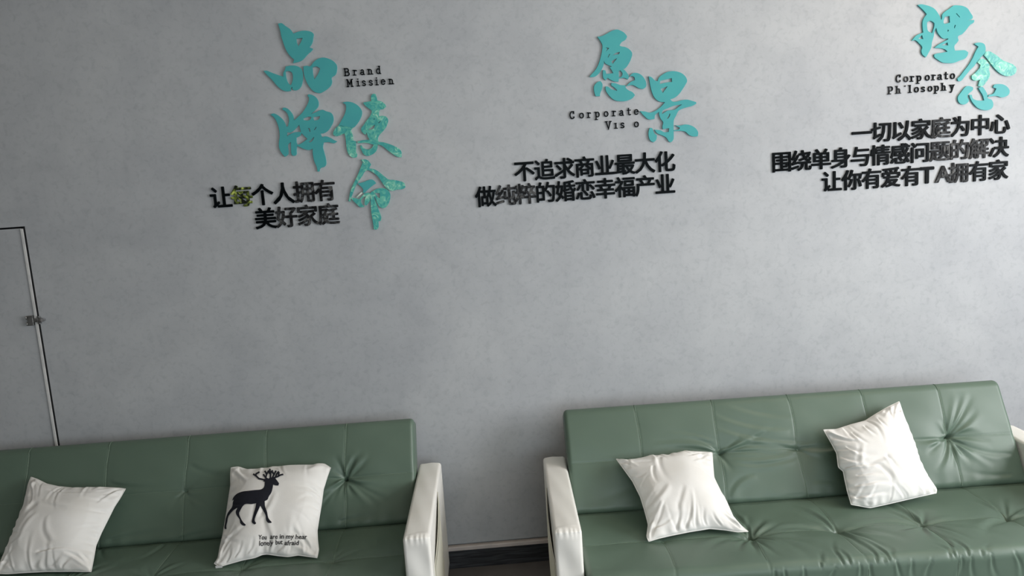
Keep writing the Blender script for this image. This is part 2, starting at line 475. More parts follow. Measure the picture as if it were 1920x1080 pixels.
def make_sofa(origin, rz, Wd, seams, back_tufts, back_extra, seat_tufts, seat_extra, label, seed):
    root = empty('sofa_bed', (0, 0, 0), label, 'sofa', 'matching green and white sofa beds')

    # ---- backrest
    th = .105
    B0 = np.array(SB) - BT * .006
    T0 = np.array(SL)
    prof = rounded_profile([B0, T0, T0 - BN * th, B0 - BN * th], [.022, .028, .022, .02], [.0038, .02, .05, .05])

    def bd(X, P):
        s = (P - np.array(SB)) @ BT
        q = (P - np.array(SB)) @ BN
        front = np.clip(1 + q / .022, 0, 1)
        h = 0.004 * np.sin(np.clip(s / SLEN, 0, 1) * math.pi) * np.ones_like(X)
        for sx in seams:
            wob = .003 * np.sin(s * 22 + sx * 9)
            g = np.exp(-((X - sx - wob) / .0038) ** 2)
            h = h - .0016 * g - .0012 * np.exp(-((X - sx - wob) / .03) ** 2)
        h = h - .0016 * np.exp(-((s - .175) / .004) ** 2) - .0025 * np.exp(-((s - .175) / .035) ** 2)
        for (c, pw, sp) in back_tufts: h = h + tuft(X, s, c, pw * 1.15, int(c[0] * 100), sp)
        for e in back_extra: h = h + (fold(X, s, *e[1:]) if e[0] == 'f' else crease(X, s, *e))
        # small gathers where the cover is pulled down to the seat
        h = h + .0012 * np.sin(X * 95 + 2 * np.sin(X * 13)) * np.exp(-np.clip(s, 0, 1) / .03) * np.clip(1 + s / .02, 0, 1)
        h = h + .0008 * np.sin(X * 31 + s * 12) * np.sin(s * 40 + X * 6)
        return h * front
    back = loft('backrest', prof, 0, Wd, .015, .0038, bd, MT['green'], root)

    def back_point(x, s, lift=.0006):
        P = np.array(SB) + BT * s
        h = float(bd(np.array([[x]]), P[None, None])[0, 0])
        p = P + BN * (h + lift)
        return (x, p[0], p[1])
    for sx in seams:
        b = MB()
        pts = [back_point(sx + .003 * math.sin(s * 22 + sx * 9), s) for s in np.linspace(.0, SLEN - .03, 60)]
        s = SLEN - .03
        # over the rounded top edge
        for a in np.linspace(0, math.pi / 2 - .2, 6):
            cc = np.array(SL) - BT * .028 - BN * .028
            q = cc + .0285 * (BN * math.cos(a) + BT * math.sin(a))
            pts.append((sx + .003 * math.sin(s * 22 + sx * 9), q[0], q[1]))
        b.tube(pts, .0009, 5)
        b.build('stitching', MT['thread'], back, smooth=True)
    b = MB(); b.tube([back_point(x, .175) for x in np.linspace(.03, Wd - .03, 180)], .0005, 5)
    b.build('stitching', MT['thread'], back, smooth=True)

    # ---- seat
    prof = rounded_profile([(-.14, SEAT_Z), (SEAT_F, SEAT_Z), (SEAT_F, .215), (-.14, .215)], [.012, .03, .02, .02], [.0038, .0045, .04, .04])

    def sd(X, P):
        y, z = P[..., 0], P[..., 1]
        s = -(y + .23)                                # 0 at the seat line .. .445 at the front edge
        s = np.where(y <= SEAT_F + .012, .445 + (SEAT_Z - z), s)
        mask = ((z > .30) | (y < SEAT_F + .05)).astype(float) * np.clip((z - .215) / .04, 0, 1)
        h = .004 * np.sin(np.clip(s / .445, 0, 1) * math.pi) * np.ones_like(X)
        for sx in seams:
            wob = .004 * np.sin(s * 17 + sx * 7)
            h = h - .0015 * np.exp(-((X - sx - wob) / .0038) ** 2) - .0012 * np.exp(-((X - sx - wob) / .03) ** 2)
        h = h - .0016 * np.exp(-((s - .243) / .004) ** 2) - .003 * np.exp(-((s - .243) / .035) ** 2)
        for (c, pw, sp) in seat_tufts: h = h + tuft(X, s, c, pw * 1.35, int(c[0] * 70), sp)
        h = h - .012 * np.clip((.03 - s) / .05, 0, 1)
        for e in seat_extra: h = h + crease(X, s, *e)
        h = h + .0010 * np.sin(X * 31 + s * 12) * np.sin(s * 30 + X * 6)
        return h * mask
    seat = loft('seat', prof, .001, Wd - .001, .02, .0038, sd, MT['green'], root)

    def seat_point(x, s, lift=.0006):
        if s < .43:
            h = float(sd(np.array([[x]]), np.array([[[-.23 - s, SEAT_Z]]]))[0, 0]); return (x, -.23 - s, SEAT_Z + h + lift)
        z = SEAT_Z - (s - .445)
        h = float(sd(np.array([[x]]), np.array([[[SEAT_F, z]]]))[0, 0]); return (x, SEAT_F - h - lift, z)
    for sx in seams:
        b = MB(); b.tube([seat_point(sx + .004 * math.sin(s * 17 + sx * 7), s) for s in np.linspace(.0, .41, 60)], .0007, 5)
        b.build('stitching', MT['thread'], seat, smooth=True)
        b = MB(); b.tube([seat_point(sx + .004 * math.sin(s * 17 + sx * 7), s) for s in np.linspace(.48, .57, 20)], .0007, 5)
        b.build('stitching', MT['thread'], seat, smooth=True)
    b = MB(); b.tube([seat_point(x, .243) for x in np.linspace(.03, Wd - .03, 180)], .0005, 5)
    b.build('stitching', MT['thread'], seat, smooth=True)

    # ---- covered buttons
    def button(par, p, n):
        n = np.array(n, float); n /= np.linalg.norm(n)
        a = np.array([1.0, 0, 0]); c = np.cross(n, a)
        V, F = [], []
        rings = [(0.0075, -.002), (.0075, .0005), (.006, .002), (.003, .003)]
        for rr_, hh in rings:
            for k in range(14):
                t = 2 * math.pi * k / 14
                V.append(np.array(p) + n * hh + rr_ * (a * math.cos(t) + c * math.sin(t)))
        for i in range(len(rings) - 1):
            for k in range(14):
                q = i * 14 + k; q2 = i * 14 + (k + 1) % 14
                F.append((q, q2, q2 + 14, q + 14))
        F.append(tuple(range(3 * 14, 4 * 14)))
        mesh_np('button', V, F, MT['button'], True, par)
    for (c, pw, sp) in back_tufts:
        button(back, back_point(c[0], c[1], 0), (0, BN[0], BN[1]))
    for (c, pw, sp) in seat_tufts:
        if c[1] < .4: button(seat, seat_point(c[0], c[1], 0), (0, 0, 1))

    # ---- arms
    for side in (-1, 1):
        x0 = -.088 if side < 0 else Wd + .003
        x1 = x0 + .085
        prof = rounded_profile([(-.005, .50), (-.628, .497), (-.640, .07), (-.005, .07)], [.02, .012, .012, .012], [.005, .008, .03, .03])
        ph = rng.uniform(0, 6)

        def ad(X, P, x0=x0, ph=ph):
            y, z = P[..., 0], P[..., 1]
            dist = np.hypot(y + .630, z - .497)
            u = (X - x0) / .085
            h = .0016 * np.sin(u * 34 + ph + np.sin(u * 9)) * np.exp(-(dist / .014) ** 2)       # gathered seam at the front top edge
            h = h - .0022 * np.exp(-((dist - .010) / .004) ** 2)
            h = h + .0025 * np.sin(u * math.pi) * np.clip((z - .3) / .2, 0, 1)
            h = h + .0010 * np.sin(y * 17 + u * 4 + ph) * np.sin(u * 5 + y * 9)
            h = h + .0014 * np.sin(z * 38 + u * 5 + ph) * (y < -.6)
            return h
        arm = loft('armrest', prof, x0, x1, .010, .0035, ad, MT['white'], root)
        # storage pocket on the outer side, its mouth running down towards the front
        V, F = [], []
        ny, nz = 26, 14
        xo = x0 if side < 0 else x1
        for layer in (0, 1):
            for i in range(ny):
                for j in range(nz):
                    u, v = i / (ny - 1), j / (nz - 1)
                    y = -.27 - .31 * u
                    ztop = .487 - .115 * u ** 1.15
                    z = .10 + (ztop - .10) * v
                    puff = .0028 + .0085 * math.sin(math.pi * u) ** .8 * (0.35 + .85 * math.sin(v * 2.5))
                    V.append((xo + side * (puff - layer * .0025), y, z))
        n1 = ny * nz
        for i in range(ny - 1):
            for j in range(nz - 1):
                a = i * nz + j
                F.append((a, a + nz, a + nz + 1, a + 1)); F.append((n1 + a, n1 + a + 1, n1 + a + nz + 1, n1 + a + nz))
        ring = [i * nz for i in range(ny)] + [(ny - 1) * nz + j for j in range(1, nz)] + [i * nz + nz - 1 for i in range(ny - 2, -1, -1)] + [j for j in range(nz - 2, 0, -1)]
        for k in range(len(ring)):
            a, c = ring[k], ring[(k + 1) % len(ring)]
            F.append((a, c, n1 + c, n1 + a))
        mesh_np('pocket', V, F, MT['white_side'], True, arm)['label'] = 'bulging cream storage pocket'
        for y in (-.05, -.59):
            b = MB(); b.tube([((x0 + x1) / 2, y, .075), ((x0 + x1) / 2, y, .0)], .018, 14); b.build('foot', MT['steel'], root)
    # ---- steel frame and legs under the seat
    b = MB()
    b.box(.02, Wd - .02, -.62, -.59, .185, .214); b.box(.02, Wd - .02, -.24, -.21, .185, .214)
    for x in (.02, Wd / 2 - .015, Wd - .05): b.box(x, x + .03, -.59, -.24, .185, .214)
    b.build('frame', MT['steel'], root)
    for x in (.2, Wd - .2):
        for y in (-.60, -.225):
            b = MB(); b.tube([(x, y, .186), (x, y, 0)], .016, 12); b.build('leg', MT['steel'], root)
    root.location = (origin[0], origin[1], 0)
    root.rotation_euler = (0, 0, rz)
    return root


RX, RY, RRZ, RW = .259, -.132, -.030, 1.652
LX, LY, LRZ, LW = -1.968, -.078, -.006, 1.655
rs = [.272, .562, .850, 1.130, 1.412]
make_sofa((RX, RY), RRZ, RW, rs,
          [((rs[1], .175), .8, [(0, .28), (-8, .25), (22, .24), (38, .12), (172, .2), (150, .13), (300, .08)]),
           ((rs[2], .170), .45, [(180, .26), (172, .22), (160, .18), (0, .12), (330, .10)]),
           ((rs[4], .178), 1.0, [(2, .12), (36, .16), (50, .20), (60, .17), (100, .07), (180, .16), (212, .12), (235, .15), (262, .12), (300, .12), (322, .18), (336, .20), (350, .15)])],
          [('f', (rs[1] + .00, .26), (rs[2] + .03, .185), .0035, .010, -.05), ('f', (rs[1] + .00, .31), (rs[2] - .02, .235), .0030, .011, -.06),
           ('f', (rs[1] + .05, .345), (rs[2] - .00, .28), .0022, .011, -.05), ('f', (rs[1] + .00, .155), (rs[2] + .03, .165), .0030, .009, -.07),
           ('f', (rs[1] + .01, .14), (rs[2] + .0, .135), .0022, .009, -.09), ('f', (rs[1] - .25, .22), (rs[1], .19), .0022, .010, .05),
           ('f', (rs[1] - .20, .26), (rs[1] + .01, .20), .0018, .010, .05), ('f', (rs[2], .16), (rs[3] - .02, .175), .0020, .010, -.06),
           ((rs[1] - .02, .21), (rs[0] + .05, .26), .003, .006, .012, -.05), ('f', (rs[1] + .015, .01), (rs[1] + .12, .08), .003, .012, .15),
           ((rs[2] - .01, .01), (rs[1] + .08, .02), .003, .005, .01, .02), ('f', (rs[2] + .02, .04), (rs[2] + .16, .015), .002, .010, .05),
           ((rs[0] + .05, .10), (.02, .02), .002, .008, .02, .0), ((1.60, .03), (rs[4], .06), .003, .006, .012, .06),
           ((1.62, .10), (1.50, .12), .002, .006, .012, .02)],
          [((rs[1], .243), 1.0, [(0, .15), (25, .13), (50, .14), (75, .17), (100, .15), (125, .14), (150, .1), (180, .14), (215, .11), (240, .15), (262, .17), (285, .14), (310, .13), (335, .14)]),
           ((rs[2], .243), .75, [(178, .16), (200, .12), (235, .14), (262, .16), (60, .2), (80, .17), (30, .15), (0, .1)]),
           ((rs[3], .243), .8, [(0, .13), (30, .14), (60, .17), (85, .14), (110, .13), (160, .14), (230, .14), (250, .14), (300, .1)]),
           ((rs[4], .243), .7, [(180, .13), (150, .12), (250, .14), (275, .15), (300, .17), (0, .14), (335, .13)]),
           ((rs[0], .243), .18, [(0, .1), (180, .1)])],
          [((x, .462), (x + dx_, ln_), .0045, .003, .009, bd_) for x, dx_, ln_, bd_ in
           ((.86, .03, .56, .1), (.83, -.03, .57, -.1), (.80, -.02, .36, .05), (.90, .05, .38, .1), (.94, .04, .57, .05), (.76, -.03, .55, .1), (.71, .02, .38, 0),
            (1.17, .02, .56, .1), (1.14, -.03, .56, -.1), (1.12, -.04, .38, .05), (1.20, .05, .40, -.05), (1.23, .03, .55, .1), (.60, .03, .56, .08), (.57, -.02, .55, -.05), (1.44, .02, .55, .1), (.88, -.02, .33, .1), (.92, -.06, .30, .1), (.78, .02, .32, -.1), (1.16, -.03, .33, .1), (1.10, .03, .30, .1), (.99, .01, .54, .1), (1.05, -.02, .56, .1), (.66, .02, .54, .1), (1.30, .02, .57, -.1))] +
          [((rs[1] + .02, .25), (rs[1] + .22, .40), .007, .008, .02, -.12), ((rs[1] + .02, .255), (rs[1] + .13, .42), .006, .007, .016, -.12), ((rs[2] + .02, .25), (rs[2] + .18, .36), .006, .008, .02, -.12), ((rs[2] - .01, .23), (rs[2] - .12, .04), .007, .007, .014, .08),
           ((rs[3] + .02, .25), (rs[3] + .20, .38), .006, .008, .02, -.12), ((rs[3] - .02, .24), (rs[2] + .03, .25), .006, .007, .012, .08), ((rs[2] - .02, .24), (rs[1] + .04, .24), .006, .007, .014, .08), ((rs[3] - .01, .22), (rs[3] - .10, .05), .006, .007, .014, .08),
           ((rs[1] - .02, .24), (rs[1] - .20, .36), .005, .008, .018, .08), ((rs[4] - .01, .25), (rs[4] - .16, .38), .005, .008, .018, .1)],
          'green sofa bed with white arms and two plain white cushions, buttons deeply creased', 3)
ls = [LW - 1.437, LW - 1.140, LW - .848, LW - .553, LW - .258]
make_sofa((LX, LY), LRZ, LW, ls,
          [((ls[4], .170), 1.0, [(2, .16), (40, .13), (55, .12), (68, .10), (115, .10), (140, .06), (182, .12), (190, .1), (214, .15), (228, .17), (240, .1), (262, .08), (318, .17), (330, .19), (342, .16), (300, .08)]),
           ((ls[2], .172), .4, CALM), ((ls[1], .172), .25, CALM)],
          [((ls[2] + .02, .26), (ls[3] - .05, .20), .002, .008, .014, -.06), ((ls[1] + .02, .22), (ls[2] - .03, .19), .003, .006, .014, -.04),
           ((ls[1] + .03, .02), (ls[2] - .02, .03), .004, .006, .012, .03), ((ls[4] - .02, .02), (ls[4] + .12, .03), .003, .005, .01, .04),
           ((ls[2] - .01, .005), (ls[2] + .16, .02), .004, .006, .012, .03)],
          [((ls[2], .243), .5, CALM), ((ls[1], .243), .5, BUSY), ((ls[3], .243), .3, CALM), ((ls[4], .243), .3, CALM)],
          [((ls[1] + .02, .02), (ls[1] + .12, .13), .004, .006, .014, .1), ((ls[2] - .05, .02), (ls[2] - .10, .14), .004, .006, .014, -.1)],
          'green sofa bed with white arms, carrying the deer cushion and a plain one', 5)


def to_local(org, rz, p):
    c, s = math.cos(-rz), math.sin(-rz)
    x, y = p[0] - org[0], p[1] - org[1]
    return np.array([c * x - s * y, s * x + c * y, p[2]])


# ------------------------------------------------------------------ cushions
def px(crop, pts):
    ox, oy, s = crop
    return [(ox + x / s, oy + y / s) for x, y in pts]


def resample(P, n):
    P = np.array(P, float)
    d = np.r_[0, np.cumsum(np.linalg.norm(np.diff(P, axis=0), axis=1))]
    t = np.linspace(0, d[-1], n)
    Q = np.stack([np.interp(t, d, P[:, k]) for k in range(P.shape[1])], 1)
    for _ in range(2):
        Q[1:-1] = (Q[:-2] + 2 * Q[1:-1] + Q[2:]) / 4
    return Q


def cushion(crop, top, right, bottom, left, org, rz, label, thick, creases, seed, gap=.035, lift=.014):
    """top: left>right, right: top>bottom, bottom: right>left, left: bottom>top. Edges lie in the leaning plane of the cushion"""
    c, s = math.cos(rz), math.sin(rz)
    P = [px(crop, e) for e in (top, right, bottom, left)]
    bm_ = np.mean(P[2], 0)
    tp_ = np.mean(P[0], 0)
    pb = on_z(bm_[0], bm_[1], SEAT_Z + lift)
    yb = np.array([-s, c, 0])                                  # sofa's depth direction
    nb = np.array([0, BN[0], BN[1]]); nb = np.array([-s * nb[1], c * nb[1], nb[2]])
    sb = np.array([org[0] - s * SB[0], org[1] + c * SB[0], SB[1]])
    pt = on_plane(tp_[0], tp_[1], sb + nb * gap, nb)
    ax = np.array([c, s, 0])
    wv = pt - pb; wv = wv - ax * np.dot(wv, ax); wv /= np.linalg.norm(wv)
    nv = np.cross(ax, wv)
    if nv[1] > 0: nv = -nv
    print('cushion', label[:30], 'bottom', pb.round(3), 'top', pt.round(3), 'tilt', round(math.degrees(math.asin(wv[2])), 1))
    E = []
    n = 97
    for e in P:
        q = np.array([on_plane(x, y, pb, nv) for x, y in e])
        E.append(resample(np.stack([(q - pb) @ ax, (q - pb) @ wv], 1), n))
    T, R_, B_, L_ = E[0], E[1], E[2][::-1], E[3][::-1]         # all left>right / top>bottom
    u = np.linspace(0, 1, n)[None, :, None]; v = np.linspace(0, 1, n)[:, None, None]
    G = ((1 - v) * T[None] + v * B_[None] + (1 - u) * L_[:, None] + u * R_[:, None]
         - ((1 - u) * (1 - v) * T[0] + u * (1 - v) * T[-1] + (1 - u) * v * B_[0] + u * v * B_[-1]))
    U, Vv = np.meshgrid(np.linspace(0, 1, n), np.linspace(0, 1, n))
    e1 = np.clip(1 - (2 * U - 1) ** 2, 0, 1); e2 = np.clip(1 - (2 * Vv - 1) ** 2, 0, 1)
    H = thick * 1.25 * (e1 * e2) ** .5 * (.75 + .25 * np.minimum(1, 2 * (e1 * e2)))
    edge = np.minimum.reduce([U, 1 - U, Vv, 1 - Vv])
    r = np.random.RandomState(seed)
    ph = r.uniform(0, 6, 8)
    fr = H.copy()
    # gathers running in from the seams
    for k, (d, al) in enumerate(((Vv, U), (1 - Vv, U), (U, Vv), (1 - U, Vv))):
        fr += .0028 * np.exp(-(d / .07) ** 2) * np.clip(d / .02, 0, 1) * np.sin(al * (38 + 9 * k) + ph[k] + 2.5 * np.sin(al * 9 + ph[k + 2]))
    fr += .0045 * np.sin(U * 7 + Vv * 5 + ph[6]) * np.sin(Vv * 6 - U * 4 + ph[7]) * np.clip(edge / .1, 0, 1)
    for k in range(16):
        sd = k % 4
        a = r.uniform(.08, .92); ln = r.uniform(.18, .42); dv = r.uniform(-.22, .22)
        e0, e1_ = {0: ((a, .0), (a + dv, ln)), 1: ((a, 1.), (a + dv, 1 - ln)), 2: ((.0, a), (ln, a + dv)), 3: ((1., a), (1 - ln, a + dv))}[sd]
        fr += crease(U, Vv, e0, e1_, r.uniform(.0016, .0042), .008, r.uniform(.016, .034), r.uniform(-.12, .12), .8, r.choice([-1, 1])) * np.clip(edge / .04, 0, 1)
    for cx_, cy_ in ((0, 0), (1, 0), (0, 1), (1, 1)):
        for q in range(3):
            an = math.radians(r.uniform(15, 75)); ln = r.uniform(.2, .4)
            fr += fold(U, Vv, (cx_, cy_), (cx_ + (1 - 2 * cx_) * ln * math.cos(an), cy_ + (1 - 2 * cy_) * ln * math.sin(an)), r.uniform(.002, .0045), .018, r.uniform(-.1, .1)) * np.clip(edge / .04, 0, 1)
    for q in range(3):
        x_, y_ = r.uniform(.25, .6, 2); an = r.uniform(0, 3.1)
        fr += fold(U, Vv, (x_, y_), (x_ + .35 * math.cos(an), y_ + .35 * math.sin(an)), .0025, .03, r.uniform(-.15, .15)) * np.clip(edge / .04, 0, 1)
    for cr in creases:
        fr += crease(U, Vv, *cr) * np.clip(edge / .03, 0, 1)
    fr = np.where(edge <= 0, 0, np.maximum(fr, .0015))
    bk = np.where(edge <= 0, 0, -H * .6)
    for Hh in (fr,):
        pass
    A = pb + G[..., :1] * ax + G[..., 1:] * wv
    # seam line pushed slightly outwards as a thin welt
    VF = (A + fr[..., None] * nv).reshape(-1, 3)
    VB = (A + bk[..., None] * nv).reshape(-1, 3)
    idx = np.arange(n * n).reshape(n, n)
    inner = -np.ones(n * n, int)
    mask = (edge > 0).reshape(-1)
    inner[mask] = n * n + np.arange(mask.sum())
    bidx = np.where(mask, inner, np.arange(n * n)).reshape(n, n)
    Vt = np.vstack([VF, VB[mask]])
    F = []
    for i in range(n - 1):
        for j in range(n - 1):
            F.append((idx[i, j], idx[i + 1, j], idx[i + 1, j + 1], idx[i, j + 1]))
            F.append((bidx[i, j], bidx[i, j + 1], bidx[i + 1, j + 1], bidx[i + 1, j]))
    ori = pb + nv * 0.0
    root = empty('cushion', tuple(ori), label, 'cushion', 'scatter cushions on the sofa beds')
    cov = mesh_np('cover', Vt, F, MT['cloth'], True, root, ori)
    ring = list(idx[0, :]) + list(idx[1:, -1]) + list(idx[-1, ::-1][1:]) + list(idx[::-1, 0][1:])
    b = MB(); b.tube([Vt[k] for k in ring], .0016, 6)
    b.build('seam', MT['cloth'], root, ori, smooth=True)
    flat = G.reshape(-1, 2); hf = fr.reshape(-1)

    def surface(x, y):
        """point of the cushion's front seen at photograph position (x, y)"""
        h = thick
        for _ in range(5):
            q = on_plane(x, y, pb + nv * h, nv) - pb
            a = np.array([q @ ax, q @ wv])
            d = np.sum((flat - a) ** 2, 1)
            k = np.argpartition(d, 4)[:4]
            wgt = 1 / (d[k] + 1e-7)
            h = float(np.sum(hf[k] * wgt) / np.sum(wgt))
        return pb + q[0] * 0 + ax * a[0] + wv * a[1] + nv * h
    return root, surface, nv, ori


C1 = (0, 700, 2.842)
cushion(C1, [(165, 553), (200, 565), (250, 590), (310, 603), (400, 612), (540, 607), (640, 612), (668, 616)],
        [(668, 616), (640, 665), (610, 710), (575, 780), (540, 850), (510, 920), (500, 980), (485, 1057)],
        [(485, 1057), (380, 1055), (250, 1056), (130, 1062), (40, 1068), (-20, 1066)],
        [(-20, 1066), (10, 985), (40, 920), (80, 830), (130, 690), (150, 590), (165, 553)],
        (LX, LY), LRZ, 'plain white cushion at the left end of the sofa bed, beside the deer cushion', .052,
        [((.45, .84), (.98, .80), .007, .012, .02, -.05), ((.55, .98), (.72, .84), .006, .01, .02, .1), ((.35, .99), (.5, .88), .006, .01, .02, .1),
         ((.1, .05), (.35, .5), .004, .02, .05, .1), ((.3, .1), (.9, .08), .003, .012, .02, .05), ((.7, .98), (.9, .86), .006, .01, .02, -.1),
         ((.25, .3), (.1, .8), .005, .03, .05, .1)], 1)
CF = (400, 860, 5.142)
deer_root, deer_surf, deer_n, deer_o = cushion(
    CF, [(172, 88), (240, 78), (300, 98), (330, 105), (450, 98), (650, 75), (850, 62), (960, 62), (1010, 48), (1070, 50), (1130, 88)],
    [(1130, 88), (1100, 170), (1060, 300), (1040, 450), (1015, 600), (1000, 700), (1005, 790), (1015, 880), (1000, 955)],
    [(1000, 955), (930, 945), (820, 930), (720, 945), (620, 935), (520, 920), (470, 925), (400, 955), (280, 978), (150, 1015), (60, 1042), (10, 1012)],
    [(10, 1012), (45, 960), (65, 850), (95, 720), (120, 570), (145, 400), (168, 250), (166, 150), (172, 88)],
    (LX, LY), LRZ, 'white cushion printed with a navy deer and a line of English text', .050,
    [((.52, .99), (.50, .76), .007, .012, .03, .1), ((.60, .98), (.70, .86), .005, .01, .02, .1), ((.08, .02), (.22, .12), .006, .012, .02, .1),
     ((.93, .36), (.68, .34), .004, .010, .02, .05), ((.93, .42), (.72, .37), .003, .008, .02, -.05), ((.92, .93), (.70, .80), .006, .014, .03, .1),
     ((.2, .97), (.26, .84), .005, .01, .015, .1), ((.32, .97), (.38, .84), .005, .01, .015, .1), ((.12, .99), (.14, .86), .005, .01, .015, .1)], 2)
C3 = (960, 680, 2.7)
cushion(C3, [(528, 488), (570, 495), (620, 490), (700, 475), (790, 472), (850, 455), (930, 450), (1013, 455)],
        [(1013, 455), (1017, 520), (1022, 580), (1050, 640), (1085, 700), (1120, 780), (1160, 825), (1195, 855)],
        [(1195, 855), (1140, 857), (1080, 847), (1000, 840), (900, 856), (800, 876), (740, 890), (692, 905)],
        [(692, 905), (682, 880), (690, 820), (672, 750), (650, 680), (610, 600), (570, 545), (528, 488)],
        (RX, RY), RRZ, 'white cushion at the left end of the right-hand sofa bed, lying lower on the seat', .055,
        [((.30, .98), (.36, .72), .006, .012, .03, .1), ((.08, .90), (.30, .84), .006, .012, .02, .1), ((.40, .98), (.50, .80), .005, .01, .02, .1),
         ((.95, .97), (.80, .84), .007, .012, .02, .1), ((.42, .10), (.36, .55), .004, .02, .04, .1), ((.28, .25), (.22, .50), .005, .014, .02, .1),
         ((.9, .05), (.88, .3), .004, .014, .03, .1), ((.60, .98), (.66, .82), .005, .01, .02, -.1), ((.75, .98), (.72, .85), .005, .01, .02, -.1)], 3)
C4 = (1420, 680, 2.7)
cushion(C4, [(335, 340), (400, 338), (470, 315), (545, 295), (600, 260), (660, 225), (718, 197)],
        [(718, 197), (742, 270), (770, 340), (800, 420), (820, 490), (860, 570), (908, 640), (905, 660)],
        [(905, 660), (830, 676), (740, 697), (650, 718), (570, 735), (475, 718)],
        [(475, 718), (455, 650), (440, 580), (435, 550), (410, 530), (402, 460), (370, 400), (335, 340)],
        (RX, RY), RRZ, 'white cushion propped on one corner against the backrest, deeply creased', .055,
        [((.02, .55), (.42, .62), .010, .010, .025, -.12), ((.10, .28), (.40, .45), .008, .012, .03, .1), ((.25, .12), (.34, .32), .007, .01, .02, .1),
         ((.42, .08), (.48, .26), .006, .01, .02, .1), ((.08, .78), (.5, .82), .008, .012, .025, -.1), ((.05, .92), (.45, .90), .008, .010, .02, -.08),
         ((.62, .06), (.66, .25), .006, .01, .02, .1), ((.10, .66), (.4, .70), .006, .010, .02, -.08), ((.5, .5), (.75, .85), .004, .02, .04, .1),
         ((.03, .4), (.35, .5), .006, .012, .025, .1)], 4, .06, .022)


# ------------------------------------------------------------------ flat shapes: filled outlines, strokes, letters
def signed_area(p):
    p = np.array(p); return .5 * np.sum(p[:, 0] * np.roll(p[:, 1], -1) - np.roll(p[:, 0], -1) * p[:, 1])


def filled(loops, depth, smooth_deg=62, bevel=0.0, res=4):
    """2D loops (outer and holes) -> prism mesh data: returns verts (x, y, z in 0..depth), faces"""
    cu = bpy.data.curves.new('outline', 'CURVE')
    cu.dimensions = '2D'; cu.fill_mode = 'BOTH'; cu.resolution_u = res
    for lp in loops:
        lp = [np.array(p, float) for p in lp]
        sp = cu.splines.new('BEZIER')
        sp.bezier_points.add(len(lp) - 1)
        n = len(lp)
        for i, p in enumerate(lp):
            a, c = lp[i - 1], lp[(i + 1) % n]
            d1, d2 = p - a, c - p
            ang = math.degrees(math.acos(np.clip(np.dot(d1, d2) / (np.linalg.norm(d1) * np.linalg.norm(d2) + 1e-12), -1, 1)))
            bp = sp.bezier_points[i]
            bp.co = (p[0], p[1], 0)
            if ang > smooth_deg:
                bp.handle_left_type = bp.handle_right_type = 'VECTOR'
                bp.handle_left = (*(p - d1 / 3), 0); bp.handle_right = (*(p + d2 / 3), 0)
            else:
                bp.handle_left_type = bp.handle_right_type = 'FREE'
                t = d1 / (np.linalg.norm(d1) + 1e-12) + d2 / (np.linalg.norm(d2) + 1e-12)
                t /= np.linalg.norm(t) + 1e-12
                bp.handle_left = (*(p - t * np.linalg.norm(d1) / 3), 0); bp.handle_right = (*(p + t * np.linalg.norm(d2) / 3), 0)
        sp.use_cyclic_u = True
    cu.extrude = depth / 2
    cu.bevel_depth = bevel
    ob = bpy.data.objects.new('outline', cu)
    me = bpy.data.meshes.new_from_object(ob)
    V = np.array([v.co[:] for v in me.vertices])
    F = [tuple(p.vertices) for p in me.polygons]
    bpy.data.objects.remove(ob); bpy.data.curves.remove(cu); bpy.data.meshes.remove(me)
    V[:, 2] += depth / 2
    return V, F


def wall_xy(pts):
    q = [on_wall(x, y) for x, y in pts]
    return [(p[0], p[2]) for p in q]


def place_wall(V, stand=0.0):
    """flat (x, z, depth) -> world, in front of the back wall"""
    return np.stack([V[:, 0], -V[:, 2] - stand - .0004, V[:, 1]], 1)


def brush_char(crop, strokes, label, group):
    allp = [on_wall(*p) for st in strokes for p in px(crop, st[0][0])]
    xs = [p[0] for p in allp]; zs = [p[2] for p in allp]
    ori = ((min(xs) + max(xs)) / 2, 0, min(zs))
    root = empty('brush_character', ori, label, 'sign', group)
    for loops, m in strokes:
        L = []
        for lp in loops:
            # nudge for the thickness: trace is of the front face
            q = [on_wall(x, y, -.0065) for x, y in px(crop, lp)]
            L.append([(p[0], p[2]) for p in q])
        V, F = filled(L, .0065)
        mesh_np('stroke', place_wall(V), F, MT[m], False, root, ori)
    return root


CA = (480, 30, 6.353)
G1 = 'turquoise brush characters of the left heading'
brush_char(CA, [
    ([[(262, 92), (305, 85), (350, 118), (410, 160), (445, 210), (500, 188), (560, 175), (620, 178), (660, 190), (684, 212), (680, 260), (672, 310),
       (655, 345), (635, 372), (678, 390), (665, 410), (620, 450), (580, 495), (550, 525), (500, 548), (440, 560), (455, 520), (410, 480),
       (375, 435), (345, 375), (320, 300), (300, 240), (290, 180)],
      [(480, 268), (555, 262), (540, 300), (507, 360), (485, 320)]], 'teal'),
    ([[(90, 655), (125, 650), (180, 672), (250, 698), (325, 722), (325, 680), (350, 625), (350, 605), (400, 592), (470, 592), (520, 612), (550, 650),
       (558, 720), (553, 780), (540, 830), (510, 870), (460, 886), (430, 870), (435, 845), (415, 860), (415, 890), (370, 898), (320, 885),
       (250, 830), (200, 770), (130, 700)],
      [(350, 662), (390, 655), (425, 670), (440, 720), (430, 790), (415, 825), (385, 800), (360, 740)]], 'teal'),
    ([[(565, 600), (610, 592), (640, 600), (690, 545), (740, 510), (800, 495), (870, 510), (930, 545), (962, 590), (962, 650), (945, 700), (900, 735),
       (905, 780), (895, 820), (860, 860), (810, 895), (760, 918), (700, 905), (650, 860), (610, 800), (585, 740), (570, 680)],
      [(672, 612), (720, 600), (765, 625), (745, 680), (715, 730), (698, 755), (680, 700)]], 'teal')],
    'turquoise brush character 品, topmost of the left heading beside Brand Missien', G1)
